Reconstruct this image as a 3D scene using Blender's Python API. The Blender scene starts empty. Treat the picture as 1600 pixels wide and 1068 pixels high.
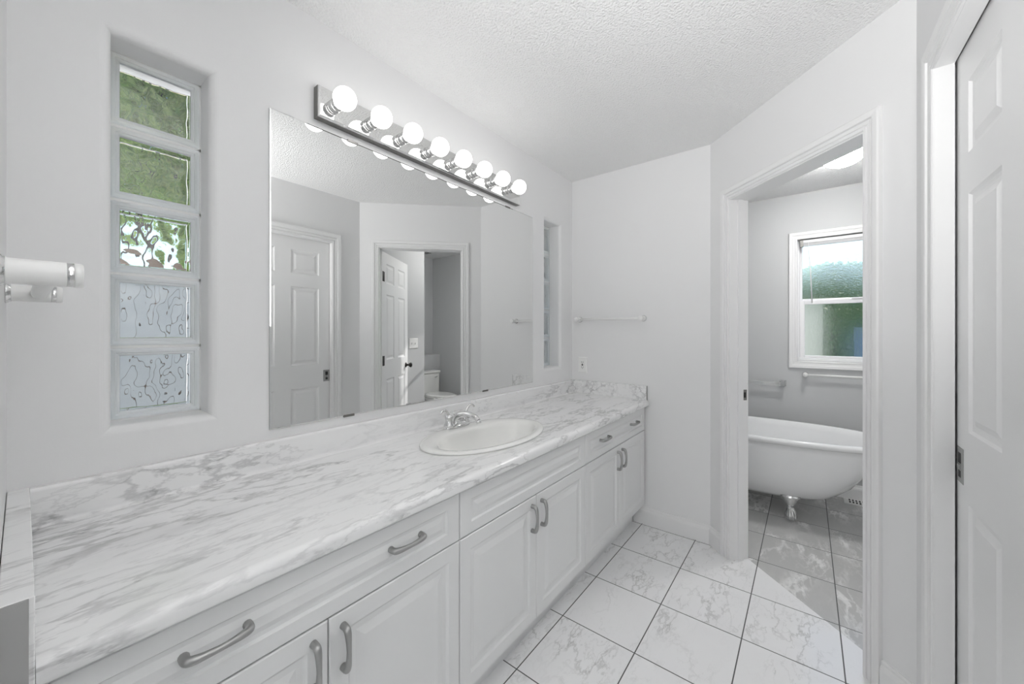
import bpy, bmesh, math, random
from mathutils import Vector, Matrix
from mathutils import noise as mnoise

R = math.radians
S2 = math.sqrt(0.5)
scene = bpy.context.scene
COL = scene.collection

# ------------------------------------------------------------------ camera
cam_d = bpy.data.cameras.new('camera')
cam_d.sensor_fit = 'HORIZONTAL'
cam_d.sensor_width = 36.0
cam_d.lens = 594.35 / 1600 * 36.0
cam_d.shift_y = -14.894 / 1600
cam_d.clip_start = 0.005
cam = bpy.data.objects.new('camera', cam_d)
COL.objects.link(cam)
cam.location = (-2.5858, -1.4235, 1.2905)
cam.rotation_euler = (R(90), 0, R(37.8077 - 90))
scene.camera = cam

# ------------------------------------------------------------------ view, world, sun, big lights
vs = scene.view_settings
scene.display_settings.display_device = 'sRGB'
vs.view_transform = 'Standard'
vs.look = 'None'
vs.gamma = 1
vs.use_curve_mapping = False
vs.exposure = 0.10

BULB_L = 4.2
BATH_LAMP_L = 74.0
BED_FILL_W = 34
BOUNCE_FILL_W = 19
world = bpy.data.worlds.new('world')
scene.world = world
world.use_nodes = True
wn = world.node_tree
wn.nodes.clear()
sky = wn.nodes.new('ShaderNodeTexSky')
sky.sky_type = 'NISHITA'
sky.sun_disc = False
sky.sun_elevation = R(32)
sky.sun_rotation = R(70)
sky.air_density = 1.2
sky.dust_density = 0.25
bgn = wn.nodes.new('ShaderNodeBackground')
bgn.inputs['Strength'].default_value = 0.21
wo = wn.nodes.new('ShaderNodeOutputWorld')
wn.links.new(sky.outputs[0], bgn.inputs['Color'])
wn.links.new(bgn.outputs[0], wo.inputs['Surface'])

def lamp(name, kind, loc, direction, energy, color=(1, 1, 1), **kw):
    d = bpy.data.lights.new(name, kind)
    d.energy = energy
    d.color = color
    for k, v in kw.items():
        setattr(d, k, v)
    o = bpy.data.objects.new(name, d)
    COL.objects.link(o)
    o.location = loc
    o.rotation_euler = Vector(direction).to_track_quat('-Z', 'Y').to_euler()
    return o

lamp('sun', 'SUN', (6, 0, 6), (-1.2, -0.42, -0.72), 8.0, (1.0, 0.97, 0.94), angle=R(1.0))
# added fill light in the unseen bedroom behind the open doorway
lamp('bedroom_fill', 'AREA', (-5.6, -1.6, 1.45), (1, 0, 0.25), BED_FILL_W, (1, 1, 1),
     shape='RECTANGLE', size=3.0, size_y=2.0)
# added bounce light behind the camera, aimed at the ceiling to brighten the room
lamp('ceiling_bounce_fill', 'AREA', (-2.80, -1.46, 1.45), (0.8, -0.25, 1), BOUNCE_FILL_W, (1, 0.997, 0.995),
     shape='DISK', size=0.7, spread=R(125))

try:
    scene.cycles.max_bounces = 14
    scene.cycles.diffuse_bounces = 8
    scene.cycles.glossy_bounces = 6
    scene.cycles.transmission_bounces = 10
    scene.cycles.transparent_max_bounces = 10
    scene.cycles.use_denoising = True
    scene.cycles.sample_clamp_indirect = 6.0
except Exception:
    pass

# ------------------------------------------------------------------ material helpers
class NT:
    def __init__(self, name):
        self.m = bpy.data.materials.new(name)
        self.m.use_nodes = True
        self.t = self.m.node_tree
        self.t.nodes.clear()
        self.out = self.n('ShaderNodeOutputMaterial')
    def n(self, kind, **kw):
        x = self.t.nodes.new(kind)
        for k, v in kw.items():
            setattr(x, k, v)
        return x
    def set(self, sock, v):
        if isinstance(v, bpy.types.NodeSocket):
            self.t.links.new(v, sock)
        elif v is not None:
            sock.default_value = v
    def math(self, op, a, b=None, c=None, clamp=False):
        x = self.n('ShaderNodeMath', operation=op, use_clamp=clamp)
        self.set(x.inputs[0], a); self.set(x.inputs[1], b)
        if c is not None: self.set(x.inputs[2], c)
        return x.outputs[0]
    def vmath(self, op, a, b=None):
        x = self.n('ShaderNodeVectorMath', operation=op)
        self.set(x.inputs[0], a)
        if b is not None: self.set(x.inputs[1], b)
        return x.outputs[0]
    def pos(self):
        return self.n('ShaderNodeNewGeometry').outputs['Position']
    def objco(self):
        return self.n('ShaderNodeTexCoord').outputs['Object']
    def sep(self, v):
        x = self.n('ShaderNodeSeparateXYZ'); self.set(x.inputs[0], v); return x.outputs
    def comb(self, a, b, c):
        x = self.n('ShaderNodeCombineXYZ')
        for i, v in enumerate((a, b, c)): self.set(x.inputs[i], v)
        return x.outputs[0]
    def mapping(self, v, rot=(0, 0, 0), scale=(1, 1, 1), loc=(0, 0, 0)):
        x = self.n('ShaderNodeMapping'); self.set(x.inputs['Vector'], v)
        x.inputs['Rotation'].default_value = rot; x.inputs['Scale'].default_value = scale; x.inputs['Location'].default_value = loc
        return x.outputs[0]
    def noise(self, v, scale, detail=4, rough=0.5, dist=0.0, out=0):
        x = self.n('ShaderNodeTexNoise'); self.set(x.inputs['Vector'], v)
        x.inputs['Scale'].default_value = scale; x.inputs['Detail'].default_value = detail
        x.inputs['Roughness'].default_value = rough; x.inputs['Distortion'].default_value = dist
        return x.outputs[out]
    def rng(self, v, a, b, c=0.0, d=1.0, smooth=False):
        x = self.n('ShaderNodeMapRange', interpolation_type='SMOOTHSTEP' if smooth else 'LINEAR')
        self.set(x.inputs[0], v)
        for i, k in enumerate((a, b, c, d)): x.inputs[i + 1].default_value = k
        return x.outputs[0]
    def mix(self, f, a, b):
        x = self.n('ShaderNodeMix', data_type='RGBA')
        self.set(x.inputs[0], f); self.set(x.inputs[6], a); self.set(x.inputs[7], b)
        return x.outputs[2]
    def bump(self, h, strength=0.2, dist=0.01):
        x = self.n('ShaderNodeBump'); self.set(x.inputs['Height'], h)
        x.inputs['Strength'].default_value = strength; x.inputs['Distance'].default_value = dist
        return x.outputs[0]
    def principled(self, base, rough=0.5, metal=0.0, normal=None, **kw):
        p = self.n('ShaderNodeBsdfPrincipled')
        self.set(p.inputs['Base Color'], base); self.set(p.inputs['Roughness'], rough); self.set(p.inputs['Metallic'], metal)
        if normal is not None: self.set(p.inputs['Normal'], normal)
        for k, v in kw.items(): self.set(p.inputs[k.replace('_', ' ')], v)
        return p
    def done(self, shader):
        self.t.links.new(shader if isinstance(shader, bpy.types.NodeSocket) else shader.outputs[0], self.out.inputs['Surface'])
        return self.m

def c4(v):
    return (v, v, v, 1) if isinstance(v, (int, float)) else (*v, 1)

def plain(name, base, rough=0.5, metal=0.0, bump=None, **kw):
    t = NT(name)
    nrm = None
    if bump:
        sc, st, di = bump
        nrm = t.bump(t.noise(t.pos(), sc, 3), st, di)
    return t.done(t.principled(c4(base), rough, metal, nrm, **kw))

def emit(name, col, s):
    t = NT(name)
    e = t.n('ShaderNodeEmission'); e.inputs[0].default_value = c4(col); e.inputs[1].default_value = s
    return t.done(e)

M = {}
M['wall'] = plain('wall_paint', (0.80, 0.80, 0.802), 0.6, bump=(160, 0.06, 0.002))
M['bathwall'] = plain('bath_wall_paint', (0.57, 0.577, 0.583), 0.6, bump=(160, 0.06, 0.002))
M['ceiling'] = plain('ceiling_texture', (0.87, 0.87, 0.868), 0.9, bump=(120, 0.9, 0.008))
M['trim'] = plain('trim_paint', (0.83, 0.83, 0.83), 0.32)
M['cab'] = plain('cabinet_paint', (0.76, 0.765, 0.765), 0.35)
M['kick'] = plain('toe_kick_paint', (0.30, 0.30, 0.30), 0.5)
M['gapshade'] = plain('gap_shade', (0.03, 0.03, 0.03), 0.8)
M['chrome'] = plain('chrome', (0.72, 0.72, 0.72), 0.06, 1.0)
M['plate'] = plain('chrome_plate', (0.82, 0.82, 0.81), 0.02, 1.0)
M['nickel'] = plain('brushed_nickel', (0.42, 0.42, 0.415), 0.42, 1.0)
M['bronze'] = plain('dark_bronze', (0.03, 0.028, 0.026), 0.35, 0.6)
M['steel'] = plain('dark_steel', (0.22, 0.215, 0.205), 0.35, 1.0)
M['mirror'] = plain('mirror_silver', (0.80, 0.805, 0.80), 0.0, 1.0)
M['mirrorback'] = plain('mirror_edge', (0.35, 0.36, 0.36), 0.3)
M['porcelain'] = plain('porcelain', (0.86, 0.86, 0.84), 0.12, Coat_Weight=0.4, Coat_Roughness=0.03)
M['enamel'] = plain('tub_enamel', (0.90, 0.905, 0.91), 0.15, Coat_Weight=0.4, Coat_Roughness=0.03)
M['white'] = plain('white_plastic', (0.84, 0.84, 0.83), 0.35)
M['slot'] = plain('slot_black', (0.015, 0.015, 0.015), 0.6)
M['endcap'] = plain('laminate_end', (0.36, 0.36, 0.355), 0.5)
M['bulb'] = emit('bulb_glow', (1, 0.99, 0.975), BULB_L)
M['dome'] = emit('dome_glow', (1, 0.99, 0.97), BATH_LAMP_L)
M['vinyl'] = plain('window_vinyl', (0.85, 0.85, 0.86), 0.3)
M['bark'] = plain('bark', (0.055, 0.048, 0.04), 0.9, bump=(30, 0.6, 0.01))
M['mortar'] = plain('mortar', (0.78, 0.78, 0.77), 0.7)

def marble(name, scale, rot, stretch, vein_col, base_col, width, amount, rough, tile=None, grout=0.10, cloud=0.5, lo=0.42, hi=0.66, base=0.05):
    t = NT(name)
    p = t.pos()
    g = None
    if tile:
        x0, y0, sx, sy, gw = tile
        s = t.sep(p)
        fx = t.math('DIVIDE', t.math('SUBTRACT', s[0], x0), sx)
        fy = t.math('DIVIDE', t.math('SUBTRACT', s[1], y0), sy)
        ix, iy = t.math('FLOOR', fx), t.math('FLOOR', fy)
        dx = t.math('MULTIPLY', t.math('ABSOLUTE', t.math('SUBTRACT', fx, t.math('ROUND', fx))), sx)
        dy = t.math('MULTIPLY', t.math('ABSOLUTE', t.math('SUBTRACT', fy, t.math('ROUND', fy))), sy)
        g = t.math('LESS_THAN', t.math('MINIMUM', dx, dy), gw)
        wn_ = t.n('ShaderNodeTexWhiteNoise', noise_dimensions='3D')
        t.set(wn_.inputs['Vector'], t.comb(ix, iy, 3.7))
        off = t.vmath('SCALE', wn_.outputs['Color']); off.node.inputs['Scale'].default_value = 14.0
        p = t.vmath('ADD', p, off)
    q = t.mapping(p, rot, stretch)
    warp = t.vmath('SCALE', t.vmath('SUBTRACT', t.noise(q, scale * 0.8, 3, out=1), (0.5, 0.5, 0.5)))
    warp.node.inputs['Scale'].default_value = 0.5 / scale
    q2 = t.vmath('ADD', q, warp)
    n1 = t.noise(q2, scale, 7, 0.58)
    v1 = t.rng(t.math('ABSOLUTE', t.math('SUBTRACT', n1, 0.5)), 0.0, width, 1, 0, True)
    n2 = t.noise(t.vmath('ADD', q2, (7.3, 2.1, 5.5)), scale * 2.3, 6, 0.6)
    v2 = t.rng(t.math('ABSOLUTE', t.math('SUBTRACT', n2, 0.5)), 0.0, width * 0.9, 0.6, 0, True)
    msk = t.rng(t.noise(q, scale * 0.7, 2), lo, hi, base, 1.0, True)
    smoke = t.rng(t.noise(q2, scale * 0.9, 8, 0.62), 0.5, 0.78, 0.0, cloud, True)
    f = t.math('MULTIPLY', t.math('ADD', v1, v2), msk)
    f = t.math('ADD', f, t.math('MULTIPLY', smoke, msk))
    f = t.math('MULTIPLY', f, amount, clamp=True)
    col = t.mix(f, c4(base_col), c4(vein_col))
    nrm = None
    r = rough
    if g is not None:
        col = t.mix(g, col, c4(grout))
        r = t.math('ADD', rough, t.math('MULTIPLY', g, 0.5))
        nrm = t.bump(t.math('SUBTRACT', 1.0, g), 0.25, 0.002)
    return t.done(t.principled(col, r, 0.0, nrm))

M['counter'] = marble('marble_laminate', 3.0, (0, 0, R(-20)), (0.62, 2.0, 2.0), (0.38, 0.38, 0.385), (0.86, 0.86, 0.86), 0.026, 0.56, 0.16, cloud=0.9, lo=0.34, hi=0.6, base=0.2)
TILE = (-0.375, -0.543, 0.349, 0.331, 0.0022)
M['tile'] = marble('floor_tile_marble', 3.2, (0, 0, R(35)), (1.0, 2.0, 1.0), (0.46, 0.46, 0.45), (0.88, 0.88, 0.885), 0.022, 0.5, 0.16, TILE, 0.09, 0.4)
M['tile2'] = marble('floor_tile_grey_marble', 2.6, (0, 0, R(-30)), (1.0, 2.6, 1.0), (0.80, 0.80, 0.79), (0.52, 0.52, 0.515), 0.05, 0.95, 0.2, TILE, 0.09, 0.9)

def glass_mat(name, ior=1.45, rough=0.0, transp=0.0, bump=None, tint=1.0):
    t = NT(name)
    nrm = None
    if bump:
        sc, st, di = bump
        nrm = t.bump(t.noise(t.pos(), sc, 2), st, di)
    gl = t.n('ShaderNodeBsdfGlass')
    gl.inputs['Color'].default_value = c4(tint); gl.inputs['IOR'].default_value = ior; gl.inputs['Roughness'].default_value = rough
    if nrm: t.set(gl.inputs['Normal'], nrm)
    if transp <= 0:
        return t.done(gl)
    tr = t.n('ShaderNodeBsdfTransparent')
    mx = t.n('ShaderNodeMixShader'); mx.inputs[0].default_value = transp
    t.t.links.new(gl.outputs[0], mx.inputs[1]); t.t.links.new(tr.outputs[0], mx.inputs[2])
    return t.done(mx)
M['blockglass'] = glass_mat('wavy_block_glass', 1.45)
t = NT('glass_block_rim')
_p = t.principled(c4((0.94, 0.95, 0.955)), 0.08)
_l = t.n('ShaderNodeBsdfTranslucent'); _l.inputs[0].default_value = (0.9, 0.92, 0.93, 1)
_x = t.n('ShaderNodeMixShader'); _x.inputs[0].default_value = 0.75
t.t.links.new(_p.outputs[0], _x.inputs[1]); t.t.links.new(_l.outputs[0], _x.inputs[2])
M['blockrim'] = t.done(_x)
M['obscure'] = glass_mat('obscure_glass', 1.45, 0.0, 0.5, (120, 0.6, 0.004))

def foliage_mat(name, a, b):
    t = NT(name)
    f = t.noise(t.pos(), 6.0, 3)
    col = t.mix(t.rng(f, 0.35, 0.65), c4(a), c4(b))
    p = t.principled(col, 0.6)
    tl = t.n('ShaderNodeBsdfTranslucent'); t.set(tl.inputs[0], col)
    mx = t.n('ShaderNodeMixShader'); mx.inputs[0].default_value = 0.5
    t.t.links.new(p.outputs[0], mx.inputs[1]); t.t.links.new(tl.outputs[0], mx.inputs[2])
    return t.done(mx)
M['cedar'] = foliage_mat('cedar_green', (0.20, 0.40, 0.07), (0.55, 0.72, 0.20))
M['leaf'] = foliage_mat('leaf_green', (0.20, 0.38, 0.17), (0.36, 0.54, 0.27))
M['leafblue'] = foliage_mat('blue_green_leaf', (0.18, 0.34, 0.24), (0.30, 0.46, 0.33))
M['fence'] = plain('pale_grey_fence', (0.40, 0.425, 0.425), 0.7)
M['wood'] = plain('brown_fence_cap', (0.16, 0.10, 0.06), 0.7)
M['cream'] = plain('cream_siding', (0.66, 0.68, 0.58), 0.7)
M['bluepaint'] = plain('blue_grey_paint', (0.12, 0.20, 0.32), 0.6)
M['grass'] = plain('ground_paving', (0.55, 0.56, 0.56), 0.9, bump=(12, 0.4, 0.02))

# ------------------------------------------------------------------ mesh helpers
def quad(bm, pts):
    return bm.faces.new([bm.verts.new(p) for p in pts])

def box(bm, x0, x1, y0, y1, z0, z1, bev=0.0, seg=2):
    b = bmesh.new() if bev else bm
    v = [b.verts.new((x, y, z)) for z in (z0, z1) for y in (y0, y1) for x in (x0, x1)]
    for f in ((0, 2, 3, 1), (4, 5, 7, 6), (0, 1, 5, 4), (2, 6, 7, 3), (0, 4, 6, 2), (1, 3, 7, 5)):
        b.faces.new([v[i] for i in f])
    if bev:
        bmesh.ops.bevel(b, geom=b.edges[:], offset=bev, segments=seg, profile=0.5, affect='EDGES')
        merge(bm, b)

def merge(bm, b, mtx=None):
    vm = {}
    for v in b.verts:
        vm[v] = bm.verts.new(mtx @ v.co if mtx else v.co)
    for f in b.faces:
        nf = bm.faces.new([vm[v] for v in f.verts]); nf.smooth = f.smooth
    b.free()

def prism(bm, poly, z0, z1):
    a = [bm.verts.new((x, y, z0)) for x, y in poly]
    b = [bm.verts.new((x, y, z1)) for x, y in poly]
    n = len(poly)
    bm.faces.new(a[::-1]); bm.faces.new(b)
    for i in range(n):
        bm.faces.new((a[i], a[(i + 1) % n], b[(i + 1) % n], b[i]))

def loft(bm, rings, cap0=False, cap1=False, smooth=True, closed=True):
    vs_ = [[bm.verts.new(p) for p in r] for r in rings]
    n = len(rings[0])
    for a, b in zip(vs_, vs_[1:]):
        for i in range(n if closed else n - 1):
            j = (i + 1) % n
            f = bm.faces.new((a[i], a[j], b[j], b[i])); f.smooth = smooth
    if cap0: bm.faces.new(vs_[0][::-1])
    if cap1: bm.faces.new(vs_[-1])
    return vs_

def basis(axis):
    a = Vector(axis).normalized()
    u = a.cross(Vector((0, 0, 1)))
    if u.length < 1e-4: u = a.cross(Vector((1, 0, 0)))
    u.normalize()
    return a, u, a.cross(u)

def lathe(bm, prof, origin, axis=(0, 0, 1), n=24, cap=True):
    """prof: list of (radius, distance along axis)"""
    a, u, w = basis(axis)
    o = Vector(origin)
    rings = [[o + a * h + (u * math.cos(2 * math.pi * i / n) + w * math.sin(2 * math.pi * i / n)) * max(r, 1e-5) for i in range(n)] for r, h in prof]
    loft(bm, rings, cap, cap)

def tube(bm, pts, rad, n=12, cap=True, flat=1.0):
    pts = [Vector(p) for p in pts]
    if not isinstance(rad, (list, tuple)): rad = [rad] * len(pts)
    t0 = (pts[1] - pts[0]).normalized()
    _, u, w = basis(t0)
    rings = []
    for i, p in enumerate(pts):
        t = (pts[min(i + 1, len(pts) - 1)] - pts[max(i - 1, 0)]).normalized()
        u = (u - t * u.dot(t)).normalized(); w = t.cross(u)
        rings.append([p + (u * math.cos(2 * math.pi * k / n) + w * flat * math.sin(2 * math.pi * k / n)) * rad[i] for k in range(n)])
    loft(bm, rings, cap, cap)

def bez(p, n=12):
    """smooth Catmull-Rom curve through control points p"""
    p = [Vector(q) for q in p]
    out = []
    for i in range(len(p) - 1):
        a, b, c, d = p[max(i - 1, 0)], p[i], p[i + 1], p[min(i + 2, len(p) - 1)]
        for k in range(n):
            t = k / n
            out.append(0.5 * ((2 * b) + (c - a) * t + (2 * a - 5 * b + 4 * c - d) * t * t + (3 * b - a - 3 * c + d) * t ** 3))
    out.append(p[-1])
    return out

def lerp_list(vals, n):
    out = []
    for i in range(n):
        f = i / (n - 1) * (len(vals) - 1)
        k = min(int(f), len(vals) - 2)
        out.append(vals[k] + (vals[k + 1] - vals[k]) * (f - k))
    return out

def sphere(bm, c, r, n=24, m=14, sq=(1, 1, 1)):
    rings = []
    for j in range(m + 1):
        a = math.pi * j / m
        rr, z = math.sin(a) * r, math.cos(a) * r
        rings.append([(c[0] + max(rr, 1e-5) * math.cos(2 * math.pi * i / n) * sq[0], c[1] + max(rr, 1e-5) * math.sin(2 * math.pi * i / n) * sq[1], c[2] + z * sq[2]) for i in range(n)])
    loft(bm, rings, True, True)

class Frame:
    """local (s along wall, z up, d out of wall) -> world"""
    def __init__(self, o, s, n):
        self.o, self.s, self.n = Vector(o), Vector(s).normalized(), Vector(n).normalized()
    def __call__(self, s, z, d=0.0):
        return self.o + self.s * s + self.n * d + Vector((0, 0, z))

def fbox(bm, F, s0, s1, z0, z1, d0, d1, bev=0.0):
    b = bmesh.new()
    v = [b.verts.new(F(s, z, d)) for z in (z0, z1) for d in (d0, d1) for s in (s0, s1)]
    for f in ((0, 2, 3, 1), (4, 5, 7, 6), (0, 1, 5, 4), (2, 6, 7, 3), (0, 4, 6, 2), (1, 3, 7, 5)):
        b.faces.new([v[i] for i in f])
    if bev:
        bmesh.ops.bevel(b, geom=b.edges[:], offset=bev, segments=2, profile=0.5, affect='EDGES')
    bmesh.ops.recalc_face_normals(b, faces=b.faces[:])
    merge(bm, b)

def grid_holes(bm, F, s0, s1, z0, z1, holes, d=0.0):
    ss = sorted({s0, s1, *[h[0] for h in holes], *[h[1] for h in holes]})
    zs = sorted({z0, z1, *[h[2] for h in holes], *[h[3] for h in holes]})
    for a, b in zip(ss, ss[1:]):
        for c, e in zip(zs, zs[1:]):
            m, k = (a + b) / 2, (c + e) / 2
            if any(h[0] < m < h[1] and h[2] < k < h[3] for h in holes): continue
            quad(bm, [F(a, c, d), F(b, c, d), F(b, e, d), F(a, e, d)])

def rect_loops(bm, F, rect, loops, fill=True):
    """nested rectangles; loops = (inset, depth)"""
    s0, s1, z0, z1 = rect
    rr = []
    for ins, d in loops:
        rr.append([bm.verts.new(F(*q, d)) for q in ((s0 + ins, z0 + ins), (s1 - ins, z0 + ins), (s1 - ins, z1 - ins), (s0 + ins, z1 - ins))])
    for a, b in zip(rr, rr[1:]):
        for i in range(4):
            j = (i + 1) % 4
            bm.faces.new((a[i], a[j], b[j], b[i]))
    if fill: bm.faces.new(rr[-1])

def panelled(bm, F, s0, s1, z0, z1, thick, panels, prof, both=False, edge=0.0025):
    """door or drawer front with routed panels; front face at d=0, body behind"""
    e = edge
    for side in ((0, 1) if both else (0,)):
        if side == 0: G = F
        else:
            G = lambda s, z, d=0.0: F(s, z, -thick - d)
        grid_holes(bm, G, s0 + e, s1 - e, z0 + e, z1 - e, panels)
        for p in panels: rect_loops(bm, G, p, prof)
    rect_loops(bm, F, (s0, s1, z0, z1), [(e, 0.0), (0.0, -e), (0.0, -thick + (e if both else 0))] + ([(e, -thick)] if both else []), fill=not both)

def casing(bm, F, s0, s1, top, prof, z0=0.0, closed=False, bottom=None):
    """mitred casing; prof = (w outward from opening, d out of the wall)"""
    vs_ = []
    for w, d in prof:
        if closed:
            pts = [(s0 - w, bottom - w), (s0 - w, top + w), (s1 + w, top + w), (s1 + w, bottom - w)]
        else:
            pts = [(s0 - w, z0), (s0 - w, top + w), (s1 + w, top + w), (s1 + w, z0)]
        vs_.append([bm.verts.new(F(a, b, d)) for a, b in pts])
    for a, b in zip(vs_, vs_[1:]):
        for i in range(4 if closed else 3):
            j = (i + 1) % 4
            bm.faces.new((a[i], b[i], b[j], a[j]))

def run(bm, F, s0, s1, prof, cap=True):
    """prof = (d, z) extruded along s"""
    a = [bm.verts.new(F(s0, z, d)) for d, z in prof]
    b = [bm.verts.new(F(s1, z, d)) for d, z in prof]
    for i in range(len(prof) - 1):
        bm.faces.new((a[i], b[i], b[i + 1], a[i + 1]))
    if cap:
        bm.faces.new(a); bm.faces.new(b[::-1])

# ------------------------------------------------------------------ object helpers
def link(name, bm, m, parent=None, recalc=True):
    """one mesh object; geometry was written in world space, stored relative to its root's base"""
    if recalc: bmesh.ops.recalc_face_normals(bm, faces=bm.faces[:])
    base = Vector((0, 0, 0)); q = parent
    while q is not None:
        base += q.location; q = q.parent
    if base.length: bmesh.ops.translate(bm, verts=bm.verts[:], vec=-base)
    me = bpy.data.meshes.new(name)
    bm.to_mesh(me); bm.free()
    for x in (m if isinstance(m, (list, tuple)) else [m]):
        me.materials.append(M[x])
    o = bpy.data.objects.new(name, me)
    COL.objects.link(o)
    if parent is not None: o.parent = parent
    return o

def tag(o, label, cat, group=None, kind=None):
    o['label'] = label; o['category'] = cat
    if group: o['group'] = group
    if kind: o['kind'] = kind
    return o

def thing(name, loc, label, cat, group=None, kind=None):
    o = bpy.data.objects.new(name, None)
    o.empty_display_size = 0.05
    COL.objects.link(o)
    o.location = loc
    return tag(o, label, cat, group, kind)

def struct(name, bm, m, parent=None, label=None, cat=None):
    o = link(name, bm, m, parent)
    if parent is None:
        o['kind'] = 'structure'
        if label: o['label'] = label; o['category'] = cat
    return o

def mesh(fn, *a, **k):
    bm = bmesh.new(); fn(bm, *a, **k); return bm

# ------------------------------------------------------------------ dimensions
H = 2.44
W1 = 0.9556             # back wall runs y = 0 .. -W1
W2 = 1.712              # right wall plane y = -W2
XC = -(W2 - W1)         # corner of angled wall and right wall
XL = -2.607             # left wall plane
WT = 0.11
XB = 1.365              # bath window wall
YF = -3.23              # bath far wall
Zc = 0.838              # counter top

FA = Frame((0, -W1, 0), (-S2, -S2, 0), (-S2, S2, 0))      # angled wall
FM = Frame((0, 0, 0), (1, 0, 0), (0, -1, 0))              # mirror wall
FR = Frame((0, -W2, 0), (1, 0, 0), (0, 1, 0))             # right wall
FB = Frame((0, 0, 0), (0, -1, 0), (-1, 0, 0))             # back wall, s = -y
FW = Frame((XB, 0, 0), (0, -1, 0), (-1, 0, 0))            # bath window wall, s = -y

# ------------------------------------------------------------------ floor, ceiling
bm = bmesh.new()
def backline(t): return FA(t, 0, -WT)
a0, a1 = backline(-0.05), backline(1.6)
poly = [(-2.9, 0.0), (0.12, 0.0), (0.12, -1.0), (a0.x, a0.y), (a1.x, a1.y), (-2.9, a1.y)]
prism(bm, poly, -0.06, 0.0)
struct('floor', bm, 'tile', label='pale marble-look square tile floor with dark grout', cat='floor')
bm = bmesh.new()
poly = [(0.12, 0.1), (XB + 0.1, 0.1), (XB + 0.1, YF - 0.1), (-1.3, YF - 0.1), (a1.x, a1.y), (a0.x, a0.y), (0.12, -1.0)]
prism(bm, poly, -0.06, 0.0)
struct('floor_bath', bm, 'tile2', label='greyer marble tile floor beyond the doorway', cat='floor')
bm = bmesh.new()
box(bm, -2.75, XB + 0.15, YF - 0.15, 0.2, H, H + 0.1)
struct('ceiling', bm, 'ceiling', label='white stippled ceiling', cat='ceiling')

# ------------------------------------------------------------------ mirror wall with two deep window holes
HOLES = [(-2.443, -2.238, 1.045, 2.070), (-0.380, -0.175, 1.045, 2.070)]
RB = 0.022
DEP = 0.20
bm = bmesh.new()
grid_holes(bm, FM, -2.75, 0.12, 0, H, [(h[0] - RB, h[1] + RB, h[2] - RB, h[3] + RB) for h in HOLES])
grid_holes(bm, FM, -2.75, 0.12, 0, H, HOLES, -DEP)
for h in HOLES:
    lp = [(-RB * (1 - math.sin(a)), -RB * (1 - math.cos(a))) for a in [math.pi / 2 * k / 8 for k in range(9)]]
    # inset grows from -RB to 0 while depth goes from 0 to RB
    lp = [(-RB + RB * math.sin(math.pi / 2 * k / 8), -RB + RB * math.cos(math.pi / 2 * k / 8)) for k in range(9)]
    lp.append((0.0, -DEP))
    rect_loops(bm, FM, h, lp, fill=False)
struct('wall_left', bm, 'wall', label='pale grey wall carrying the mirror and block windows', cat='wall')

# ------------------------------------------------------------------ other walls
bm = bmesh.new()
prism(bm, [(0, 0.0), (0, -W1), tuple(FA(0.0, 0, -WT).xy), (WT, -W1 + 0.05), (WT, 0.0)], 0, H)
struct('wall_back', bm, 'wall', label='short pale wall at the end of the vanity', cat='wall')

DO0, DO1, DOH = 0.170, 0.905, 2.048       # doorway in the angled wall
LA = (W2 - W1) / S2
bm = bmesh.new()
def aprism(bm, t0, t1, z0, z1, e0=0.0, e1=0.0):
    q = [FA(t0, 0, 0), FA(t1, 0, 0), FA(t1 + e1, 0, -WT), FA(t0 + e0, 0, -WT)]
    prism(bm, [(p.x, p.y) for p in q], z0, z1)
aprism(bm, 0.0, DO0, 0, H)
aprism(bm, DO1, LA, 0, H, 0, 0.30)
aprism(bm, DO0, DO1, DOH, H)
struct('wall_angled', bm, 'wall', label='pale angled wall around the open doorway', cat='wall')

PX1, PX0, PH = -1.005, -1.722, 2.036       # pocket door opening in right wall
bm = bmesh.new()
WR = 0.125
for ya, yb in ((-W2 - 0.033, -W2), (-W2 - WR, -W2 - WR + 0.03)):       # two skins with the door pocket between
    box(bm, PX1, XC, ya, yb, 0, H)
    box(bm, PX0, PX1, ya, yb, PH, H)
    box(bm, -2.75, PX0, ya, yb, 0, H)
box(bm, PX1 + 0.10, PX1 + 0.12, -W2 - WR + 0.03, -W2 - 0.033, 0, H)
struct('wall_right', bm, 'wall', label='pale right wall holding the closed six panel door', cat='wall')

bm = bmesh.new()
box(bm, XL - 0.12, XL, -0.68, 0.0, 0, H)
box(bm, XL - 0.12, XL, -W2, -1.62, 0, H)
struct('wall_entry', bm, 'wall', label='entry wall at the near end of the counter', cat='wall')

# bath beyond
WIN = (1.360, 2.20, 1.055, 2.058)            # window hole on window wall, s = -y
bm = bmesh.new()
grid_holes(bm, FW, -0.15, -YF + 0.1, 0, H, [WIN])
grid_holes(bm, FW, -0.15, -YF + 0.1, 0, H, [WIN], -0.14)
rect_loops(bm, FW, WIN, [(0, 0), (0, -0.14)], fill=False)
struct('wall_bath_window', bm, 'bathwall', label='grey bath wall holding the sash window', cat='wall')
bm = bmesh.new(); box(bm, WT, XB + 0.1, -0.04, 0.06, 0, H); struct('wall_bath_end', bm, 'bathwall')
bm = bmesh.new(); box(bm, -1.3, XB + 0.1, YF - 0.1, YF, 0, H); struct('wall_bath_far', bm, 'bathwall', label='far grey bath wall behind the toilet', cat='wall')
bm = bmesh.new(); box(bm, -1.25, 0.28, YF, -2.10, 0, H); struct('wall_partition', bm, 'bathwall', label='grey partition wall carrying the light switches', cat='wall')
bm = bmesh.new(); box(bm, 0.93, XB, YF, -3.06, 0, 0.955, 0.004); struct('wall_ledge', bm, 'bathwall', label='low boxed ledge behind the toilet', cat='wall')

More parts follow.
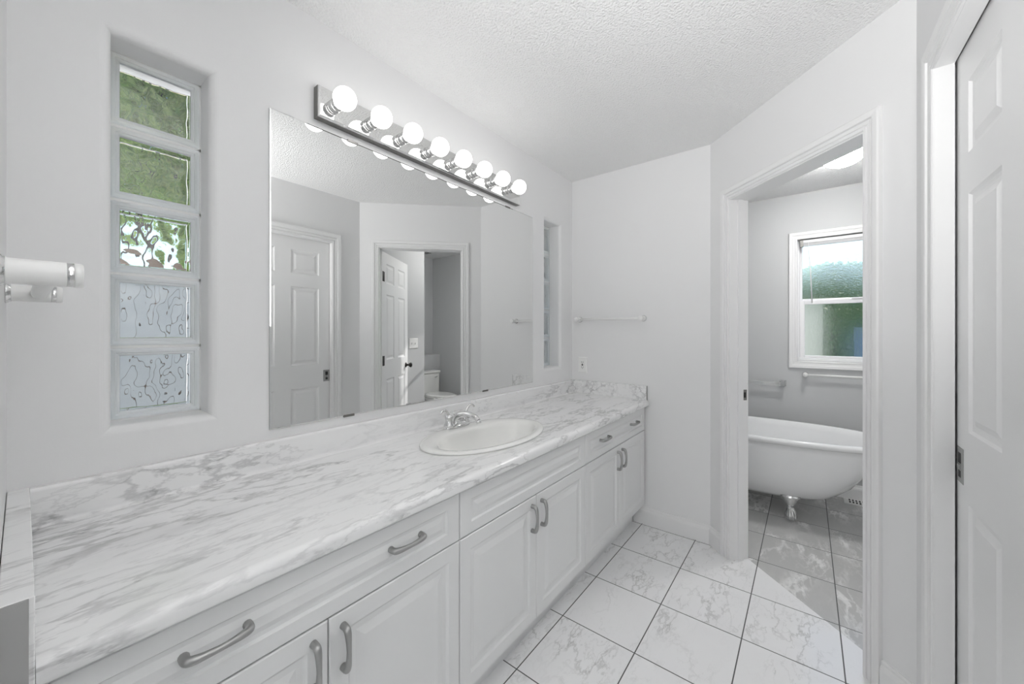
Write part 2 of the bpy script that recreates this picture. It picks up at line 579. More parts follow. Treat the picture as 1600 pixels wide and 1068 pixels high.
# bedroom shell behind the camera (unseen, holds the added fill lights)
bm = bmesh.new()
box(bm, -6.0, XL - 0.12, -4.2, 1.0, H, H + 0.1)
struct('ceiling_bedroom', bm, 'ceiling')
bm = bmesh.new()
box(bm, -6.0, -2.9, -4.2, 1.0, -0.06, 0.0)
struct('floor_bedroom', bm, 'fence')
bm = bmesh.new()
box(bm, -6.1, -6.0, -4.2, 1.0, 0, H)
box(bm, -6.0, XL - 0.12, -4.3, -4.2, 0, H)
box(bm, -6.0, XL - 0.12, 1.0, 1.1, 0, H)
box(bm, XL - 0.14, XL - 0.12, -4.2, -W2, 0, H)
box(bm, XL - 0.14, XL - 0.12, 0.0, 1.0, 0, H)
struct('wall_bedroom', bm, 'wall')

# ------------------------------------------------------------------ baseboards
BP = [(0.0, 0.112), (0.005, 0.112), (0.008, 0.106), (0.008, 0.098), (0.013, 0.090), (0.015, 0.080), (0.015, 0.0), (0.0, 0.0)]
bm = bmesh.new()
run(bm, FB, 0.485, W1 + 0.006, BP)
struct('baseboard_back', bm, 'trim')
bm = bmesh.new()
run(bm, FA, 0.0, DO0 - 0.065, BP)
run(bm, FA, DO1 + 0.062, LA, BP)
struct('baseboard_angled', bm, 'trim')
bm = bmesh.new()
run(bm, FW, 0.05, -YF, BP)
struct('baseboard_bath', bm, 'trim')
bm = bmesh.new()
run(bm, FR, -2.6, PX0 - 0.075, BP)
struct('baseboard_right', bm, 'trim')

# ------------------------------------------------------------------ door casings and jambs
CP = [(0.0, 0.0), (0.0, 0.008), (0.003, 0.011), (0.011, 0.011), (0.0125, 0.0055), (0.016, 0.0055), (0.0175, 0.010), (0.028, 0.012),
      (0.0295, 0.0075), (0.032, 0.0075), (0.035, 0.016), (0.041, 0.018), (0.055, 0.019), (0.060, 0.016), (0.061, 0.0)]
bm = bmesh.new()
casing(bm, FA, DO0, DO1, DOH, CP)
fbox(bm, FA, DO0 - 0.012, DO0 + 0.006, 0, DOH + 0.006, -WT, 0.003)
fbox(bm, FA, DO1 - 0.006, DO1 + 0.012, 0, DOH + 0.006, -WT, 0.003)
fbox(bm, FA, DO0 + 0.006, DO1 - 0.006, DOH - 0.006, DOH + 0.012, -WT, 0.003)
# door stop beads
for t0, t1 in ((DO0 + 0.006, DO0 + 0.016), (DO1 - 0.016, DO1 - 0.006)):
    fbox(bm, FA, t0, t1, 0, DOH - 0.006, -WT + 0.037, -WT + 0.068)
tr1 = struct('trim_1', bm, 'trim', label='white moulded casing around the open angled doorway', cat='door casing')
bm = bmesh.new()
fbox(bm, FA, DO0 + 0.0055, DO0 + 0.0075, 0.905, 0.965, -0.100, -0.074)
sp = link('strike_plate', bm, 'steel', tr1); sp['label'] = 'dark metal strike plate'
bm = bmesh.new()
fbox(bm, FA, DO0 + 0.007, DO0 + 0.0085, 0.920, 0.950, -0.094, -0.081)
link('strike_hole', bm, 'slot', sp)

bm = bmesh.new()
CP2 = [(w * 1.25, d) for w, d in CP]
casing(bm, FR, PX0, PX1, PH, CP2)
box(bm, PX1 - 0.0015, PX1 + 0.012, -W2 - 0.034, -W2 + 0.006, 0, PH)
box(bm, PX0 - 0.012, PX0 + 0.0015, -W2 - 0.034, -W2 + 0.006, 0, PH)
box(bm, PX0, PX1, -W2 - 0.034, -W2 + 0.006, PH - 0.0015, PH + 0.012)
struct('trim_2', bm, 'trim', label='white moulded casing around the closed pocket door', cat='door casing')
bm = bmesh.new()
box(bm, PX0 - 0.0, PX1 + 0.09, -W2 - 0.0940, -W2 - 0.0900, 0, PH + 0.10)
struct('pocket_shade', bm, 'gapshade')  # near-black sheet in the door pocket, shade put into its colour

# ------------------------------------------------------------------ six panel doors
DPROF = [(0.0, 0.0), (0.006, -0.006), (0.014, -0.008), (0.020, -0.008), (0.038, -0.002), (0.042, -0.002)]
def six_panel(W):
    a, b = 0.095, W / 2 - 0.057
    c, d = W / 2 + 0.057, W - 0.095
    out = []
    for s0, s1 in ((a, b), (c, d)):
        out += [(s0, s1, 0.215, 0.840), (s0, s1, 1.025, 1.640), (s0, s1, 1.745, 1.930)]
    return out

bm = bmesh.new()
DW = PX1 - PX0 + 0.016
F = Frame((PX1 + 0.008, -W2 - 0.0392, 0.008), (-1, 0, 0), (0, 1, 0))
panelled(bm, F, 0, DW, 0, PH, 0.035, six_panel(DW), DPROF, both=True)
d1 = struct('door_1', bm, 'trim', label='closed white six panel pocket door in the right wall', cat='door')
bm = bmesh.new()
fbox(bm, F, 0.009, 0.060, 0.878, 0.972, -0.002, 0.0018, 0.0012)
latch = link('pull_plate', bm, 'nickel', d1); latch['label'] = 'square aged metal flush pull'
bm = bmesh.new()
fbox(bm, F, 0.022, 0.044, 0.930, 0.958, 0.0012, 0.0024)
fbox(bm, F, 0.024, 0.042, 0.892, 0.910, 0.0012, 0.0024)
link('pull_recess', bm, 'slot', latch)
bm = bmesh.new()
fbox(bm, F, 0.028, 0.038, 0.913, 0.927, 0.0015, 0.006, 0.001)
link('thumb_lever', bm, 'nickel', latch)

hp = FA(DO1 - 0.008, 0, -WT - 0.004)
ld = Vector((0.574, -0.402, 0)).normalized()
ln = Vector((ld.y, -ld.x, 0)); ln = -ln if ln.dot(Vector((-1, 1, 0))) > 0 else ln
FL = Frame((hp.x, hp.y, 0.008), ld, -ln)
bm = bmesh.new()
panelled(bm, FL, 0.0, 0.712, 0, 2.03, 0.035, six_panel(0.712), DPROF, both=True)
d2 = struct('door_2', bm, 'trim', label='white six panel door standing open inside the bath', cat='door')
for z in (0.27, 1.02, 1.80):
    bm = bmesh.new()
    fbox(bm, FL, -0.006, 0.045, z - 0.045, z + 0.045, -0.001, 0.003)
    lathe(bm, [(0.006, 0), (0.006, 0.092)], FL(-0.004, z - 0.046, 0.004), n=10)
    hg = link('hinge', bm, 'bronze', d2); hg['label'] = 'dark bronze hinge'
for sgn in (1, -1):
    bm = bmesh.new()
    o = FL(0.65, 0.93, 0.0 if sgn > 0 else -0.035)
    lathe(bm, [(0.026, 0), (0.026, 0.005), (0.012, 0.010), (0.010, 0.03), (0.020, 0.040), (0.027, 0.052), (0.026, 0.062), (0.014, 0.070), (0.0, 0.071)], o, FL.n * sgn, 18)
    k = link('door_knob', bm, 'bronze', d2); k['label'] = 'dark bronze round knob'

# ------------------------------------------------------------------ glass block windows
random.seed(4)
def block_window(name, h, label):
    s0, s1, z0, z1 = h
    bm = bmesh.new()
    # thin perimeter bead of mortar
    yb0, yb1 = 0.088, 0.165
    e = 0.004
    box(bm, s0, s0 + e, yb0 + 0.006, yb1, z0, z1); box(bm, s1 - e, s1, yb0 + 0.006, yb1, z0, z1)
    n = 5
    ph = (z1 - z0) / n
    for i in range(n + 1):
        zz = z0 + ph * i
        box(bm, s0, s1, yb0 + 0.006, yb1, max(z0, zz - 0.004), min(z1, zz + 0.004))
    w = struct(name, bm, 'mortar', label=label, cat='window')
    for i in range(n):
        a0, a1 = s0 + e, s1 - e
        b0, b1 = z0 + ph * i + 0.004, z0 + ph * (i + 1) - 0.004
        rim = bmesh.new()
        F_ = Frame((0, yb0, 0), (1, 0, 0), (0, -1, 0))
        loops = [(0.0, -0.010), (0.0, -0.006), (0.002, -0.002), (0.006, 0.0), (0.012, 0.0), (0.014, -0.003), (0.017, -0.0035), (0.021, -0.006), (0.021, -0.022)]
        rect_loops(rim, F_, (a0, a1, b0, b1), loops, fill=False)
        g = link('glass_block', rim, 'blockrim', w)
        for y0, sg in ((yb0 + 0.010, 1), (yb0 + 0.060, 1)):
            pane = bmesh.new()
            N = 34
            off = Vector((random.uniform(0, 50), random.uniform(0, 50), random.uniform(0, 50)))
            c0, c1, e0, e1 = a0 + 0.019, a1 - 0.019, b0 + 0.019, b1 - 0.019
            fr = [[pane.verts.new((c0 + (c1 - c0) * u / N, y0, e0 + (e1 - e0) * v / N)) for u in range(N + 1)] for v in range(N + 1)]
            bk = []
            for v in range(N + 1):
                row = []
                for u in range(N + 1):
                    x, z = c0 + (c1 - c0) * u / N, e0 + (e1 - e0) * v / N
                    q = Vector((x * 30, 0, z * 24)) + off
                    row.append(pane.verts.new((x, y0 + 0.008 + WAVE * (mnoise.noise(q) + 0.35 * mnoise.noise(q * 2.1)), z)))
                bk.append(row)
            for v in range(N):
                for u in range(N):
                    f = pane.faces.new((fr[v][u], fr[v][u + 1], fr[v + 1][u + 1], fr[v + 1][u])); f.smooth = True
                    f = pane.faces.new((bk[v][u], bk[v + 1][u], bk[v + 1][u + 1], bk[v][u + 1])); f.smooth = True
            for k in range(N):
                pane.faces.new((fr[0][k], bk[0][k], bk[0][k + 1], fr[0][k + 1]))
                pane.faces.new((fr[N][k], fr[N][k + 1], bk[N][k + 1], bk[N][k]))
                pane.faces.new((fr[k][0], fr[k + 1][0], bk[k + 1][0], bk[k][0]))
                pane.faces.new((fr[k][N], bk[k][N], bk[k + 1][N], fr[k + 1][N]))
            link('wavy_pane', pane, 'blockglass', g)
    return w
WAVE = 0.0022
block_window('window_1', HOLES[0], 'tall five-block glass window beside the mirror at the near end')
block_window('window_2', HOLES[1], 'narrow glass block window beside the far corner')

# ------------------------------------------------------------------ bath sash window
s0, s1, z0, z1 = WIN
bm = bmesh.new()
WCP = [(0.0, -0.01), (0.0, 0.010), (0.004, 0.013), (0.012, 0.013), (0.016, 0.010), (0.030, 0.013), (0.036, 0.018), (0.054, 0.019), (0.057, 0.016), (0.058, 0.0)]
casing(bm, FW, s0, s1, z1, WCP, closed=True, bottom=z0)
tr = struct('trim_4', bm, 'trim', label='white moulded casing around the bath sash window', cat='window casing')
zm = 1.545
bm = bmesh.new()
rect_loops(bm, FW, WIN, [(0.0, -0.035), (0.014, -0.035), (0.014, -0.045), (0.014, -0.12), (0.0, -0.12)], fill=False)
w3 = struct('window_3', bm, 'vinyl', label='white double hung sash window with obscure glass in the bath', cat='window')
def sash(name, a0, a1, b0, b1, d, st, rb, rt):
    bm = bmesh.new()
    fbox(bm, FW, a0, a0 + st, b0, b1, d - 0.03, d, 0.003)
    fbox(bm, FW, a1 - st, a1, b0, b1, d - 0.03, d, 0.003)
    fbox(bm, FW, a0 + st, a1 - st, b0, b0 + rb, d - 0.03, d, 0.003)
    fbox(bm, FW, a0 + st, a1 - st, b1 - rt, b1, d - 0.03, d, 0.003)
    s = link(name, bm, 'vinyl', w3)
    bm = bmesh.new()
    fbox(bm, FW, a0 + st - 0.004, a1 - st + 0.004, b0 + rb - 0.004, b1 - rt + 0.004, d - 0.018, d - 0.013)
    link('pane', bm, 'obscure', s)
    return s
sash('upper_sash', s0 + 0.014, s1 - 0.014, zm - 0.005, z1 - 0.012, -0.085, 0.018, 0.030, 0.030)
ls = sash('lower_sash', s0 + 0.014, s1 - 0.014, z0 + 0.022, zm + 0.012, -0.050, 0.034, 0.022, 0.034)
bm = bmesh.new()
fbox(bm, FW, s0 + 0.014, s1 - 0.014, z0 - 0.0, z0 + 0.012, -0.10, -0.028, 0.002)
fbox(bm, FW, s0 + 0.014, s1 - 0.014, z0 + 0.012, z0 + 0.020, -0.10, -0.036, 0.002)
link('sill', bm, 'vinyl', w3)
bm = bmesh.new()
fbox(bm, FW, 1.70, 1.79, zm + 0.010, zm + 0.022, -0.068, -0.040, 0.003)
link('sash_lock', bm, 'vinyl', ls)

# roller-style blind rolled up at the head with its wand
bl = thing('window_blind', FW(1.7, 2.0, -0.02), 'white raised blind headrail with hanging wand at the bath window', 'blind')
bm = bmesh.new()
fbox(bm, FW, s0 + 0.018, s1 - 0.018, 2.026, 2.050, -0.035, -0.004, 0.002)
link('headrail', bm, 'vinyl', bl)
bm = bmesh.new()
for k in range(4):
    fbox(bm, FW, s0 + 0.020, s1 - 0.020, 2.003 + k * 0.0055, 2.0065 + k * 0.0055, -0.034, -0.006, 0.0008)
sl = link('slats', bm, 'vinyl', bl)
for sy in (s0 + 0.005, 1.78):
    bm = bmesh.new()
    fbox(bm, FW, sy + 0.012, sy + 0.034, 1.997, 2.052, -0.037, -0.002, 0.001)
    b = link('bracket', bm, 'steel', bl); b['label'] = 'grey metal end bracket'
bm = bmesh.new()
tube(bm, [FW(1.43, 2.03, -0.004), FW(1.43, 2.0, 0.004), FW(1.445, 1.80, 0.006), FW(1.455, 1.53, 0.006)], [0.002, 0.003, 0.0035, 0.0045], 8)
link('wand', bm, 'white', bl)

# ------------------------------------------------------------------ vanity cabinets
YC = -0.562            # front of doors
BODY = -0.543
FC = Frame((0, YC, 0), (1, 0, 0), (0, -1, 0))
CPROF = [(0.0, 0.0), (0.003, -0.003), (0.008, -0.006), (0.022, -0.006), (0.044, -0.0005), (0.047, -0.0005)]
def handle_bm(c, axis):
    """bow pull, centre c on the door face, axis along the bar"""
    c = Vector(c); a = Vector(axis); n = Vector((0, -1, 0))
    ctrl = [(-0.048, 0.0), (-0.0485, 0.010), (-0.046, 0.0185), (-0.036, 0.0235), (-0.018, 0.0265), (0, 0.0275),
            (0.018, 0.0265), (0.036, 0.0235), (0.046, 0.0185), (0.0485, 0.010), (0.048, 0.0)]
    p = bez([c + a * s + n * d for s, d in ctrl], 5)
    r = lerp_list([0.0085, 0.0080, 0.0082, 0.0075, 0.0062, 0.0055, 0.0062, 0.0075, 0.0082, 0.0080, 0.0085], len(p))
    bm = bmesh.new(); tube(bm, p, r, 12); return bm

def front(name, par, x0, x1, z0_, z1_, handles, inset):
    bm = bmesh.new()
    k = 1.0 if name == 'door' else 0.62
    panelled(bm, FC, x0, x1, z0_, z1_, 0.018, [(x0 + inset, x1 - inset, z0_ + inset * (1 if k == 1 else 0.72), z1_ - inset * (1 if k == 1 else 0.72))], [(a * k, b) for a, b in CPROF])
    o = link(name, bm, 'cab', par)
    for (hx, hz, ax) in handles:
        h = link('handle', handle_bm((hx, YC, hz), ax), 'nickel', o)
        h['label'] = 'brushed nickel bow pull'
    return o

XU = [-2.572, -1.742, -0.885, -0.022]
LBL = ['white vanity cabinet at the near end with one wide two-pull drawer',
       'white middle vanity cabinet under the oval sink with plain false drawer front',
       'white far vanity cabinet against the end wall with one wide two-pull drawer']
for i in range(3):
    a, b = XU[i], XU[i + 1]
    mid = (a + b) / 2
    cb = thing('vanity_cabinet', (mid, -0.27, 0), LBL[i], 'cabinet', 'white vanity cabinets under the counter')
    bm = bmesh.new()
    t = 0.016
    box(bm, a + 0.001, a + t, BODY, -0.004, 0.14, 0.795); box(bm, b - t, b - 0.001, BODY, -0.004, 0.14, 0.795)
    box(bm, a + t, b - t, BODY, -0.004, 0.14, 0.156); box(bm, a + t, b - t, -0.012, -0.004, 0.156, 0.795)
    box(bm, a + t, b - t, BODY, BODY + 0.02, 0.770, 0.795); box(bm, a + t, b - t, BODY, BODY + 0.02, 0.625, 0.650)
    box(bm, mid - 0.02, mid + 0.02, BODY, BODY + 0.02, 0.156, 0.63)
    link('body', bm, 'cab', cb)
    bm = bmesh.new()
    box(bm, a + 0.001, b - 0.001, -0.477, -0.462, 0.0, 0.14)
    link('toe_kick', bm, 'cab', cb)
    g = 0.0015
    hz = 0.748 - 0.025
    hs = [] if i == 1 else [(a + (b - a) * 0.25, hz, (1, 0, 0)), (a + (b - a) * 0.755, hz, (1, 0, 0))]
    front('drawer', cb, a + g, b - g, 0.640, 0.787, hs, 0.05)
    front('door', cb, a + g, mid - g, 0.140, 0.636, [(mid - 0.034, 0.555, (0, 0, 1))], 0.045)
    front('door', cb, mid + g, b - g, 0.140, 0.636, [(mid + 0.034, 0.555, (0, 0, 1))], 0.045)

# ------------------------------------------------------------------ countertop
SX, SY, SA, SB = -1.325, -0.304, 0.333, 0.207      # sink centre and half axes of the rim
ct = thing('countertop', (-1.29, -0.29, 0.80), 'long white marble-look countertop with grey veins and splashes', 'countertop')
bm = bmesh.new()
x0, x1 = -2.574, -0.02
ER = 0.018
YE = -0.588
top_y = YE + ER
px0, px1, py0, py1 = SX - 0.41, SX + 0.41, top_y, -0.022
def flat(xa, xb, ya, yb): quad(bm, [(xa, ya, Zc), (xb, ya, Zc), (xb, yb, Zc), (xa, yb, Zc)])
flat(x0, px0, top_y, -0.022); flat(px1, x1, top_y, -0.022)
N = 64
ell, rec = [], []
for k in range(N):
    a = 2 * math.pi * k / N
    ca, sa = math.cos(a), math.sin(a)
    ell.append((SX + (SA - 0.015) * ca, SY + (SB - 0.015) * sa, Zc))
    tx = ((px1 - SX) if ca > 0 else (SX - px0)) / max(abs(ca), 1e-6)
    ty = ((py1 - SY) if sa > 0 else (SY - py0)) / max(abs(sa), 1e-6)
    t = min(tx, ty)
    rec.append((SX + t * ca, SY + t * sa, Zc))
low = [(p[0], p[1], Zc - 0.03) for p in ell]
loft(bm, [rec, ell, low], smooth=False)
# corner fill of the patch
for cx_, cy_ in ((px0, py0), (px1, py0), (px1, py1), (px0, py1)):
    d = sorted(range(N), key=lambda k: (rec[k][0] - cx_) ** 2 + (rec[k][1] - cy_) ** 2)
    if (Vector(rec[d[0]]) - Vector((cx_, cy_, Zc))).length > 1e-4:
        pair = [k for k in d[:6] if abs(rec[k][0] - cx_) < 1e-4][:1] + [k for k in d[:6] if abs(rec[k][1] - cy_) < 1e-4][:1]
        if len(pair) == 2:
            bm.faces.new([bm.verts.new(rec[pair[0]]), bm.verts.new((cx_, cy_, Zc)), bm.verts.new(rec[pair[1]])])
# rolled front edge
prof = [(top_y - ER * math.sin(a), Zc - ER + ER * math.cos(a)) for a in [math.pi / 2 * k / 8 for k in range(9)]]
prof += [(YE, 0.806)] + [(YE + 0.006 - 0.006 * math.cos(a), 0.806 - 0.006 * math.sin(a)) for a in [math.pi / 2 * k / 4 for k in range(1, 5)]] + [(-0.545, 0.800)]
for (ya, za), (yb, zb) in zip(prof, prof[1:]):
    f = quad(bm, [(x0, ya, za), (x1, ya, za), (x1, yb, zb), (x0, yb, zb)]); f.smooth = True
bmesh.ops.remove_doubles(bm, verts=bm.verts[:], dist=1e-5)
link('worktop', bm, 'counter', ct)
# back splash with cove and rounded top
bm = bmesh.new()
ZS = 0.931
prof = [(-0.034, Zc)] + [(-0.034 + 0.012 * math.sin(a), Zc + 0.012 - 0.012 * math.cos(a)) for a in [math.pi / 2 * k / 5 for k in range(1, 6)]]
prof += [(-0.022 + 0.008 - 0.008 * math.cos(a), ZS - 0.008 + 0.008 * math.sin(a)) for a in [math.pi / 2 * k / 6 for k in range(7)]] + [(-0.001, ZS)]
for (ya, za), (yb, zb) in zip(prof, prof[1:]):
    f = quad(bm, [(x0, ya, za), (x1, ya, za), (x1, yb, zb), (x0, yb, zb)]); f.smooth = True
bmesh.ops.remove_doubles(bm, verts=bm.verts[:], dist=1e-5)
link('backsplash', bm, 'counter', ct)
bm = bmesh.new(); box(bm, -0.0195, -0.001, -0.571, -0.001, 0.801, 0.932, 0.0015)
ss = link('side_splash', bm, 'counter', ct)
bm = bmesh.new(); box(bm, -0.0195, -0.001, -0.5745, -0.5712, 0.801, 0.931)
e = link('end_cap', bm, 'endcap', ss); e['label'] = 'plain grey cut end'
bm = bmesh.new(); box(bm, XL + 0.001, -2.5745, -0.592, -0.001, 0.801, 0.932, 0.0015)
ss = link('side_splash', bm, 'counter', ct)
bm = bmesh.new(); box(bm, XL + 0.001, -2.580, -0.596, -0.5922, 0.70, 0.931)
e = link('end_cap', bm, 'endcap', ss); e['label'] = 'plain grey cut end'

# ------------------------------------------------------------------ sink
def oval(cx_, cy_, a, b, z, n=56):
    return [(cx_ + a * math.cos(2 * math.pi * k / n), cy_ + b * math.sin(2 * math.pi * k / n), z) for k in range(n)]
sk = thing('sink', (SX, SY, Zc), 'white oval drop-in basin set in the marble countertop', 'sink')
bm = bmesh.new()
BY = SY - 0.023       # bowl sits forward of a faucet ledge
rings = [oval(SX, SY, SA - 0.004, SB - 0.004, Zc + 0.0005), oval(SX, SY, SA, SB, Zc + 0.004), oval(SX, SY, SA - 0.003, SB - 0.003, Zc + 0.009),
         oval(SX, SY, SA - 0.012, SB - 0.012, Zc + 0.012), oval(SX, SY - 0.006, SA - 0.026, SB - 0.026, Zc + 0.012),
         oval(SX, BY, 0.284, 0.150, Zc + 0.010), oval(SX, BY, 0.276, 0.143, Zc + 0.004), oval(SX, BY, 0.270, 0.138, Zc - 0.010),
         oval(SX, BY, 0.256, 0.130, Zc - 0.045), oval(SX, BY, 0.228, 0.114, Zc - 0.085), oval(SX, BY, 0.170, 0.088, Zc - 0.118),
         oval(SX, BY, 0.100, 0.055, Zc - 0.136), oval(SX, BY, 0.03, 0.026, Zc - 0.142), oval(SX, BY, 0.022, 0.022, Zc - 0.146)]
loft(bm, rings, False, True)
link('basin', bm, 'porcelain', sk, recalc=True)
bm = bmesh.new()
lathe(bm, [(0.021, -0.006), (0.021, 0.001), (0.016, 0.003), (0.012, 0.002), (0.012, 0.007), (0.0, 0.009)], (SX, BY, Zc - 0.144), n=20)
link('drain', bm, 'chrome', sk)

# ------------------------------------------------------------------ faucet
FX, FY, FZ = SX - 0.010, -0.128, Zc + 0.0115
fa = thing('faucet', (FX, FY, FZ), 'chrome two-lever faucet on the back ledge of the oval sink', 'faucet')
def stad(a, b, z, n=40):
    out = []
    for k in range(n):
        t = 2 * math.pi * k / n
        c, s = math.cos(t), math.sin(t)
        out.append((FX + math.copysign(abs(c) ** 0.7, c) * a, FY + math.copysign(abs(s) ** 0.8, s) * b, FZ + z))
    return out
bm = bmesh.new()
loft(bm, [stad(0.076, 0.027, 0), stad(0.077, 0.028, 0.004), stad(0.074, 0.026, 0.013), stad(0.064, 0.019, 0.019), stad(0.03, 0.008, 0.021)], True, True)
link('base_plate', bm, 'chrome', fa)
for sg in (-1, 1):
    bm = bmesh.new()
    lathe(bm, [(0.024, 0), (0.024, 0.008), (0.019, 0.016), (0.016, 0.030), (0.018, 0.038), (0.019, 0.044), (0.014, 0.052), (0.006, 0.056), (0, 0.057)], (FX + sg * 0.051, FY, FZ + 0.010), n=20)
    hb = link('handle_hub', bm, 'chrome', fa)
    bm = bmesh.new()
    X0 = FX + sg * 0.051
    p = bez([(X0, FY, FZ + 0.056), (X0 + sg * 0.010, FY - 0.002, FZ + 0.074), (X0 + sg * 0.028, FY - 0.004, FZ + 0.090), (X0 + sg * 0.046, FY - 0.006, FZ + 0.088), (X0 + sg * 0.056, FY - 0.007, FZ + 0.080)], 6)
    tube(bm, p, lerp_list([0.008, 0.0065, 0.0055, 0.006, 0.0045], len(p)), 10)
    link('lever', bm, 'chrome', hb)
bm = bmesh.new()
p = bez([(FX, FY + 0.004, FZ + 0.010), (FX, FY + 0.002, FZ + 0.038), (FX, FY - 0.018, FZ + 0.056), (FX, FY - 0.065, FZ + 0.065), (FX, FY - 0.115, FZ + 0.058), (FX, FY - 0.134, FZ + 0.046)], 8)
tube(bm, p, lerp_list([0.023, 0.020, 0.017, 0.0145, 0.0135, 0.0125], len(p)), 16)
sp_ = link('spout', bm, 'chrome', fa)
bm = bmesh.new()
lathe(bm, [(0.0115, 0), (0.0125, 0.002), (0.0125, 0.014), (0.010, 0.015)], (FX, FY - 0.133, FZ + 0.048), (0, -0.4, -1), 16)
link('aerator', bm, 'chrome', sp_)
bm = bmesh.new()
tube(bm, [(FX, FY + 0.021, FZ + 0.012), (FX, FY + 0.021, FZ + 0.055)], 0.0025, 8)
sphere(bm, (FX, FY + 0.021, FZ + 0.058), 0.006, 12, 8)
link('lift_rod', bm, 'chrome', fa)

# ------------------------------------------------------------------ mirror
mi = thing('mirror', (-1.307, 0, 0.9645), 'wide frameless rectangular mirror above the counter', 'mirror')
bm = bmesh.new()
FMi = Frame((0, 0, 0), (1, 0, 0), (0, -1, 0))
rect_loops(bm, FMi, (-2.0783, -0.5355, 0.9645, 2.0422), [(0.0, 0.0005), (0.0, 0.0045)], fill=False)
link('glass_edge', bm, 'mirrorback', mi)
bm = bmesh.new()
rect_loops(bm, FMi, (-2.0783, -0.5355, 0.9645, 2.0422), [(0.0, 0.0045), (0.004, 0.006)], fill=True)
link('mirror_face', bm, 'mirror', mi)
for x, z in ((-1.80, 0.9645), (-1.0, 0.9645), (-1.785, 2.0422), (-0.80, 2.0422)):
    bm = bmesh.new()
    dz = 0.006 if z < 1.5 else -0.006
    box(bm, x - 0.022, x + 0.022, -0.0085, -0.0005, min(z - dz * 0.5, z + dz), max(z - dz * 0.5, z + dz), 0.001)
    k = link('clip', bm, 'steel', mi); k['label'] = 'small grey metal mirror clip'

# ------------------------------------------------------------------ vanity light bar
lb = thing('vanity_light', (-1.32, 0, 2.125), 'chrome light bar with eight lit round globe bulbs above the mirror', 'light')
FLb = Frame((0, 0, 0), (1, 0, 0), (0, -1, 0))
LBR = (-1.932, -0.712, 2.070, 2.184)
bm = bmesh.new()
rect_loops(bm, FLb, LBR, [(0.0, 0.0005), (0.0, 0.030)], fill=False)
k = link('housing', bm, 'steel', lb); k['label'] = 'housing edge with its dark reflection put into the colour'  # darker metal colour stands in for the dark reflection along the bar's edge
bm = bmesh.new()
rect_loops(bm, FLb, LBR, [(0.0, 0.030), (0.002, 0.0335), (0.008, 0.036), (0.010, 0.036)], fill=True)
link('backplate', bm, 'plate', lb)
BXS = [-1.878 + 0.1490 * k for k in range(8)]
BZ = 2.124
sock0 = bulb0 = None
for k, x in enumerate(BXS):
    if k == 0:
        bm = bmesh.new()
        lathe(bm, [(0.021, 0), (0.0235, 0.002), (0.0235, 0.010), (0.020, 0.013), (0.020, 0.022), (0.0235, 0.025), (0.0235, 0.040), (0.020, 0.042)], (x, -0.036, BZ), (0, -1, 0), 24)
        sock0 = link('socket', bm, 'chrome', lb)
        bm = bmesh.new()
        prof = [(0.0, -0.0)]
        n = 16
        prof = [(0.014, 0.0), (0.016, 0.006)]
        cz, rr = 0.044, 0.0400
        for j in range(n + 1):
            a = R(152) * (1 - j / n)
            prof.append((rr * math.sin(a), cz - 0.001 + rr * math.cos(a)))
        lathe(bm, prof, (x, -0.076, BZ), (0, -1, 0), 28)
        bulb0 = link('bulb', bm, 'bulb', sock0); bulb0['label'] = 'lit round white globe bulb'
    else:
        c = sock0.copy(); COL.objects.link(c); c.parent = lb
        c.location = (x - BXS[0], 0, 0)
        d = bulb0.copy(); COL.objects.link(d); d.parent = c

# ------------------------------------------------------------------ towel bars
def towel_bar(F, s0, s1, z, L, name, label, group, r=0.017, rb=0.010):
    t = thing(name, F((s0 + s1) / 2, z, 0), label, 'towel bar', group)
    for s in (s0, s1):
        bm = bmesh.new()
        lathe(bm, [(r * 1.05, 0.0075), (r, 0.009), (r, L - 0.016), (r * 0.98, L - 0.0155)], F(s, z, 0), F.n, 22)
        po = link('post', bm, 'white', t)
        bm = bmesh.new()
        lathe(bm, [(r * 1.28, 0.0), (r * 1.3, 0.002), (r * 1.22, 0.0035), (r * 1.22, 0.0045), (r * 1.12, 0.0055), (r * 1.12, 0.0075), (r, 0.008)], F(s, z, 0), F.n, 22)
        k = link('base_ring', bm, 'chrome', po); k['label'] = 'stepped chrome base ring'
        bm = bmesh.new()
        lathe(bm, [(r * 0.97, L - 0.0165), (r * 1.0, L - 0.016), (r * 1.0, L - 0.009), (r * 0.97, L - 0.0085)], F(s, z, 0), F.n, 22)
        k = link('chrome_ring', bm, 'chrome', po); k['label'] = 'chrome trim ring'
        bm = bmesh.new()
        lathe(bm, [(r, L - 0.009), (r * 1.02, L - 0.007), (r * 1.0, L - 0.002), (r * 0.9, L), (0.0, L + 0.001)], F(s, z, 0), F.n, 22)
        link('end_cap', bm, 'white', po)
    bm = bmesh.new()
    d = L - 0.032
    tube(bm, [F(s0, z, d), F(s1, z, d)], rb, 16)
    link('rail', bm, 'white', t)
    return t
TG = 'white towel bars with round posts'
towel_bar(FB, 0.070, 0.548, 1.386, 0.072, 'towel_bar', 'slim white towel bar on the short end wall above the outlet', TG, 0.0165, 0.0085)
FLw = Frame((XL, 0, 0), (0, -1, 0), (1, 0, 0))
towel_bar(FLw, 0.134, 0.594, 1.372, 0.076, 'towel_bar', 'white towel bar end-on beside the near block window', TG, 0.017, 0.012)
towel_bar(FW, 1.412, 1.90, 0.946, 0.070, 'towel_bar', 'white towel bar below the bath sash window', TG, 0.0165, 0.009)

